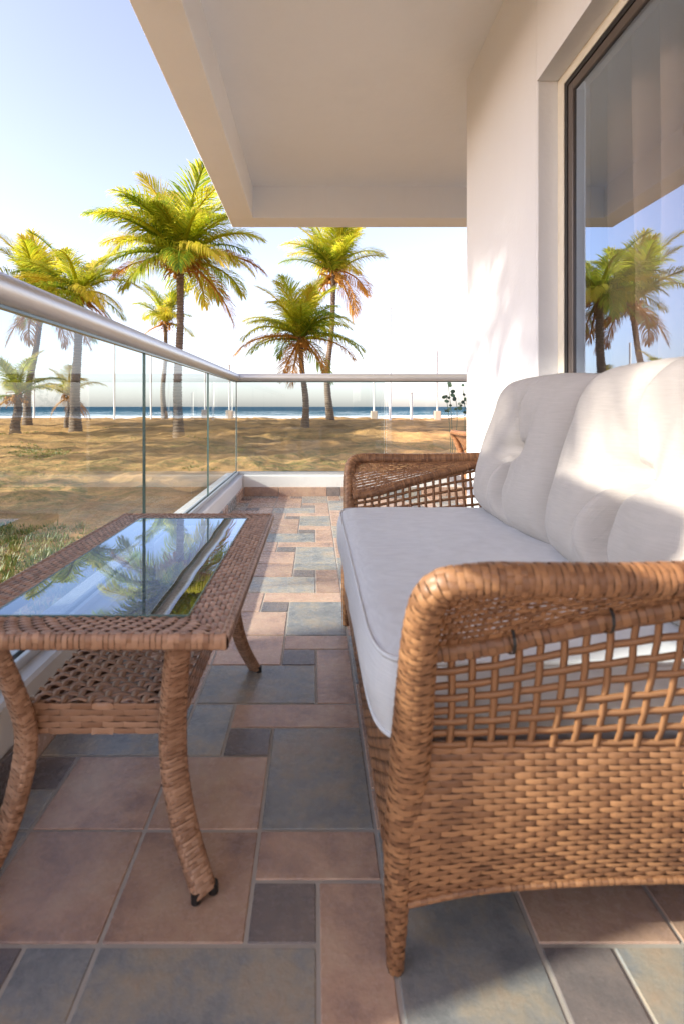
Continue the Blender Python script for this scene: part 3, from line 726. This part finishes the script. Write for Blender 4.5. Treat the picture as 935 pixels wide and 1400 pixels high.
# ------------------------------------------------------------------ palms
def frond_mesh(name, elev, bend, L, mat, rk, dens=72, droop=.5, wind=0.0, tat=0.0):
    b = MB(); n = 26; P = [Vector((0, 0, 0))]; a = elev; ds = L / n
    for i in range(n): a -= bend / n * (0.5 + 1.1 * i / n); P.append(P[-1] + Vector((math.cos(a) * ds, wind * ds * i / n, math.sin(a) * ds)))
    Pn = np.array(P); T = np.gradient(Pn, axis=0); T /= np.linalg.norm(T, axis=1)[:, None]
    r = np.linspace(.035, .005, n + 1)
    sd = np.cross(T, [0, 0, 1.0]); sd = sd / np.maximum(np.linalg.norm(sd, axis=1), 1e-6)[:, None]; up = np.cross(sd, T)
    b.grid(np.stack([Pn + sd * r[:, None], Pn + up * r[:, None] * .6, Pn - sd * r[:, None], Pn - up * r[:, None] * .6], 0), wu=True)
    V = []; F = []
    for side in (-1, 1):
        for i in range(dens):
            if rk.random() < tat: continue
            q = .10 + .90 * (i + rk.random() * .8) / dens; k = q * n; i0 = min(int(k), n - 1); f = k - i0
            p = Pn[i0] * (1 - f) + Pn[i0 + 1] * f; tg = T[i0]; s_ = sd[i0] * side; u_ = up[i0]
            ll = L * .34 * (math.sin(math.pi * min(1, q * .80 + .16)) ** .75) * rk.uniform(.75, 1.12)
            d = s_ * (1.0 - .55 * q) + tg * (.35 + .75 * q) + u_ * (.22 - .1 * q) + np.array([0, 0, rk.uniform(-.12, .06)]); d /= np.linalg.norm(d)
            g = np.array([0, wind * .5, -1.0]); wd = L * .0052 * rk.uniform(.8, 1.3)
            p1 = p + d * ll * .45; d2 = d + g * droop * rk.uniform(.4, 1.6); d2 /= np.linalg.norm(d2); p2 = p1 + d2 * ll * .35
            d3 = d2 + g * droop * 1.1; d3 /= np.linalg.norm(d3); p3 = p2 + d3 * ll * .25
            wv_ = np.cross(d, u_); wv_ = wv_ / max(1e-6, np.linalg.norm(wv_)) * wd
            k0 = len(V); V += [p - wv_ * .5, p + wv_ * .5, p1 - wv_, p1 + wv_, p2 - wv_ * .75, p2 + wv_ * .75, p3]
            F += [(k0, k0 + 1, k0 + 3, k0 + 2), (k0 + 2, k0 + 3, k0 + 5, k0 + 4), (k0 + 4, k0 + 5, k0 + 6)]
    b.add(V, F); me_o = b.build(name, mat); me = me_o.data; bpy.data.objects.remove(me_o); return me
rk = random.Random(11); FT = {}
for kind, mats in (('up', ('gold', 'leaf', 'gold', 'gold')), ('mid', ('gold', 'leaf', 'gold')), ('low', ('leaf', 'gold', 'leaf', 'gold', 'dry')), ('hang', ('dry', 'dry', 'leaf'))):
    for mt in mats:
        el, be, dr, ta = dict(up=(R(74), R(48), .3, .0), mid=(R(42), R(70), .55, .03), low=(R(12), R(62), .8, .08), hang=(R(-28), R(48), .7, .3))[kind]
        FT.setdefault(kind, []).append(frond_mesh("frond", el + rk.uniform(-.1, .1), be * rk.uniform(.8, 1.2), 1.0, M[mt], rk, droop=dr, wind=rk.uniform(-.25, .3), tat=ta))
def at(px, Y): return (px - 430) / 738 * Y
def palm(label, Y, px_base, px_top, py_top, L, seed, r0=.15, nf=28, lean=0.0, group=None, hang=.10, sway=.25, X=None, z_top=None, dens=(.34, .36, .20)):
    rk = random.Random(seed)
    if X is None: xb, xt, zt = at(px_base, Y), at(px_top, Y), .78 - (py_top - 556) / 738 * Y
    else: xb, xt, zt = X, X + lean, z_top
    zg = ground_z(xb, Y) - .1; root = thing("palm_tree", label, "palm tree", (xb, Y, zg), group)
    hh = zt - zg; dx = xt - xb
    b = MB(); path = [(0, 0, 0), (dx * .15 - sway * .3 * (1 if dx >= 0 else -1), .1, hh * .3), (dx * .55, .15, hh * .65), (dx, .1, hh)]
    S = tube_S(path, [r0 * 1.5, r0 * 1.08, r0 * .95, r0 * .85, r0 * .8, r0 * .95], [r0 * 1.5, r0 * 1.08, r0 * .95, r0 * .85, r0 * .8, r0 * .95], ref=(1, 0, 0))
    nr = int(max(14, hh / .09)); u, v = np.meshgrid(np.linspace(0, 1, 13)[:-1], np.linspace(0, 1, nr * 2), indexing='ij')
    P = S(u, v); nn = normals(S, u, v); P += nn * (r0 * .09 * ((np.arange(nr * 2) % 2) * 2 - 1) * (.5 + RNG.random(nr * 2)))[None, :, None]
    b.grid(P, wu=True); b.build("trunk", M['bark'], root)
    top = Vector((dx, .1, hh)); ph = rk.uniform(0, 6.28)
    for i in range(nf):
        q = rk.random(); kd = 'up' if q < dens[0] else 'mid' if q < dens[0] + dens[1] else 'low' if q < 1 - hang else 'hang'
        me = rk.choice(FT[kd]); o_ = put("frond", me, root)
        o_.location = top + Vector((0, 0, rk.uniform(-.18, .12) * L / 3)); s_ = L * rk.uniform(.82, 1.1) * (.9 if kd == 'hang' else 1)
        o_.rotation_euler = (rk.uniform(-.12, .12), rk.uniform(-.14, .14), ph + i * 2.39996 + rk.uniform(-.25, .25)); o_.scale = (s_, s_, s_)
    # spathes, old stalks and nuts at the heart of the crown
    b = MB()
    for _ in range(46):
        a = rk.uniform(0, 6.28); c0 = top + Vector((math.cos(a) * r0 * .5, math.sin(a) * r0 * .5, rk.uniform(-.4, .2) * L / 3)); e_ = rk.uniform(-.9, .7)
        c1 = c0 + Vector((math.cos(a), math.sin(a), e_)) * L * rk.uniform(.06, .17); c2 = c1 + Vector((math.cos(a) * .5, math.sin(a) * .5, -.8)) * L * rk.uniform(.02, .09)
        tube_part(b, [tuple(c0), tuple(c1), tuple(c2)], .022 * L / 3, 5, 6, ref=(.3, .2, 1))
    b.build("flower_stalk", M['dry'], root)
    b = MB()
    for _ in range(9):
        a = rk.uniform(0, 6.28); c0 = np.array(top + Vector((math.cos(a) * r0 * 2.1, math.sin(a) * r0 * 2.1, -rk.uniform(.05, .5) * L / 3))); rr = .085 * L / 3 * rk.uniform(.8, 1.25); P = []
        for th_ in np.linspace(0, np.pi, 7): P.append([c0 + rr * np.array([math.sin(th_) * math.cos(f), math.sin(th_) * math.sin(f), 1.2 * math.cos(th_)]) for f in np.linspace(0, 2 * np.pi, 10, endpoint=False)])
        b.grid(np.array(P), wv=True, flip=True)
    b.build("coconut_cluster", M['cocon'], root)
    return root
G_ = "coconut palms along the beach"
palm("tallest coconut palm with full golden green crown, rising above the long handrail", 20, 245, 246, 354, 3.4, 33, .16, 46, group=G_, dens=(.30, .42, .24), hang=.04)
palm("short slim palm with thin yellow crown half hidden behind the tallest palm", 31, 226, 226, 440, 2.5, 4, .14, 20, group=G_, sway=.5)
palm("palm with dark straight trunk and bushy yellow crown in front of its taller neighbour", 23.6, 417, 410, 460, 2.95, 9, .14, 36, group=G_, dens=(.26, .42, .24), hang=.08)
palm("tall palm with pale curved trunk and drooping grey fronds behind the bushy yellow palm", 30, 452, 456, 372, 3.8, 14, .17, 26, group=G_, hang=.22, sway=.7)
palm("leftmost tall palm whose crown the handrail cuts, with orange hanging fronds", 24, 38, 56, 414, 3.1, 31, .15, 30, group=G_, sway=.4)
palm("palm with thick grey trunk and windblown crown just left of the tallest palm", 22, 104, 106, 402, 2.8, 6, .19, 28, group=G_)
palm("knee-high young palm with short stump behind the left end of the glass", 19.5, 22, 22, 540, 1.8, 17, .17, 14, group=G_, hang=.1)
palm("small young palm with one orange frond hanging beside the thick grey trunk", 23.5, 92, 93, 540, 1.7, 27, .10, 12, group=G_, hang=.3)
palm("tall palm out on the sunny side whose fronds dapple the house wall", -1.7, 0, 0, 0, 2.7, 60, .17, 34, X=-9.2, z_top=5.8, group=G_, dens=(.36, .42, .18), hang=.04)
palm("palm farther up the sunny side shading the sand behind the railing", 9.5, 0, 0, 0, 3.4, 43, .17, 28, X=-15, z_top=6.2, group=G_)
palm("palm standing close beyond the near end of the railing", 2.2, 0, 0, 0, 3.2, 51, .17, 26, X=-15, z_top=5.4, group=G_)
palm("palm at the far sunny side shading the crest of the sand", 17, 0, 0, 0, 3.5, 47, .17, 28, X=-14.6, z_top=6.2, group=G_)
palm("palm beside the crest of the sand, left of the leftmost palm in view", 20, 0, 0, 0, 3.5, 57, .17, 30, X=-17.4, z_top=6.0, group=G_)
palm("palm standing low in the sand beyond the left edge of the view", 13.2, 0, 0, 0, 3.3, 58, .17, 30, X=-15.5, z_top=5.2, group=G_)
palm("palm farthest back on the sunny side of the sand", 23.5, 0, 0, 0, 3.5, 59, .17, 30, X=-19, z_top=5.8, group=G_)

# ------------------------------------------------------------------ beach posts
def post(px, Y, py_top, base, label, r=.055):
    x = at(px, Y); z = ground_z(x, Y); zt = .78 - (py_top - 556) / 738 * Y
    p = thing("beach_post", label, "post", (x, Y, z), "white posts standing along the beach")
    b = MB(); tube_part(b, [(0, 0, -.1), (0, 0, zt - z)], r, 12, 6, ref=(1, 0, 0)); b.build("pole", M['white'], p)
    b = MB(); tube_part(b, [(0, 0, zt - z - .001), (0, 0, zt - z + .05)], r * 1.25, 12, 3, ref=(1, 0, 0)); b.build("cap", M['white'], p)
    if base: box_part("footing", (-.19, -.19, -.15), (.19, .19, .48), M['conc'], p, .03)
post(47, 31, 470, 0, "white beach post between the two leftmost palm trunks")
post(157, 31, 462, 0, "white beach post seen through the widest glass pane")
post(207, 31, 488, 0, "white beach post just left of the slim palm trunk")
post(281, 32, 505, 1, "white beach post with concrete foot seen by the second glass joint")
post(314, 32, 500, 1, "white beach post with concrete foot behind the corner of the railing")
post(511, 32, 478, 1, "white beach post with concrete foot right of the pale curved palm trunk")
post(533, 29, 422, 0, "tallest white beach post standing by the edge of the end glass", .07)
post(562, 29.5, 538, 0, "stubby white beach post no taller than the handrail", .075)
post(597, 32, 481, 1, "white beach post with concrete foot nearest the house wall")

# small leafy plant outside the end railing
pt_ = thing("leafy_plant", "sparse plant with dark round leaves on thin stems beyond the end railing", "plant", (1.53, 6.3, ground_z(1.53, 6.3)))
b = MB(); lv = MB(); rk = random.Random(2)
for (px, py, bx) in ((612, 527, .02), (622, 545, .05), (632, 530, .16), (636, 545, .2), (609, 541, 0.0), (642, 535, .22)):
    tx, tz = at(px, 6.3) - 1.53, .78 - (py - 556) / 738 * 6.3 - ground_z(1.53, 6.3)
    path = spline([(bx, 0, 0), (bx + .06, .02, tz * .5), (tx + .03, .03, tz * .85), (tx, 0, tz)], 12); tube_part(b, [tuple(p) for p in path[::3]] + [tuple(path[-1])], .0035, 5, 14, ref=(1, 0, 0))
    for k in range(6):
        p = path[rk.randint(8, 11)] + np.array([rk.uniform(-.045, .045), rk.uniform(-.03, .03), rk.uniform(-.05, .04)]); r_ = rk.uniform(.014, .026); a, e_ = rk.uniform(0, 6.28), rk.uniform(-.6, .6)
        u_ = np.array([math.cos(a), .5 * math.sin(a), e_]); u_ /= np.linalg.norm(u_); v_ = np.cross(u_, [rk.uniform(-.4, .4), 1, rk.uniform(-.4, .4)]); v_ /= np.linalg.norm(v_)
        lv.add([p + u_ * r_ * math.cos(q) * 1.25 + v_ * r_ * math.sin(q) for q in np.linspace(0, 2 * np.pi, 9, endpoint=False)], [tuple(range(9))])
b.build("stem", M['plant'], pt_); tag(lv.build("foliage", M['plant'], pt_), kind='stuff')
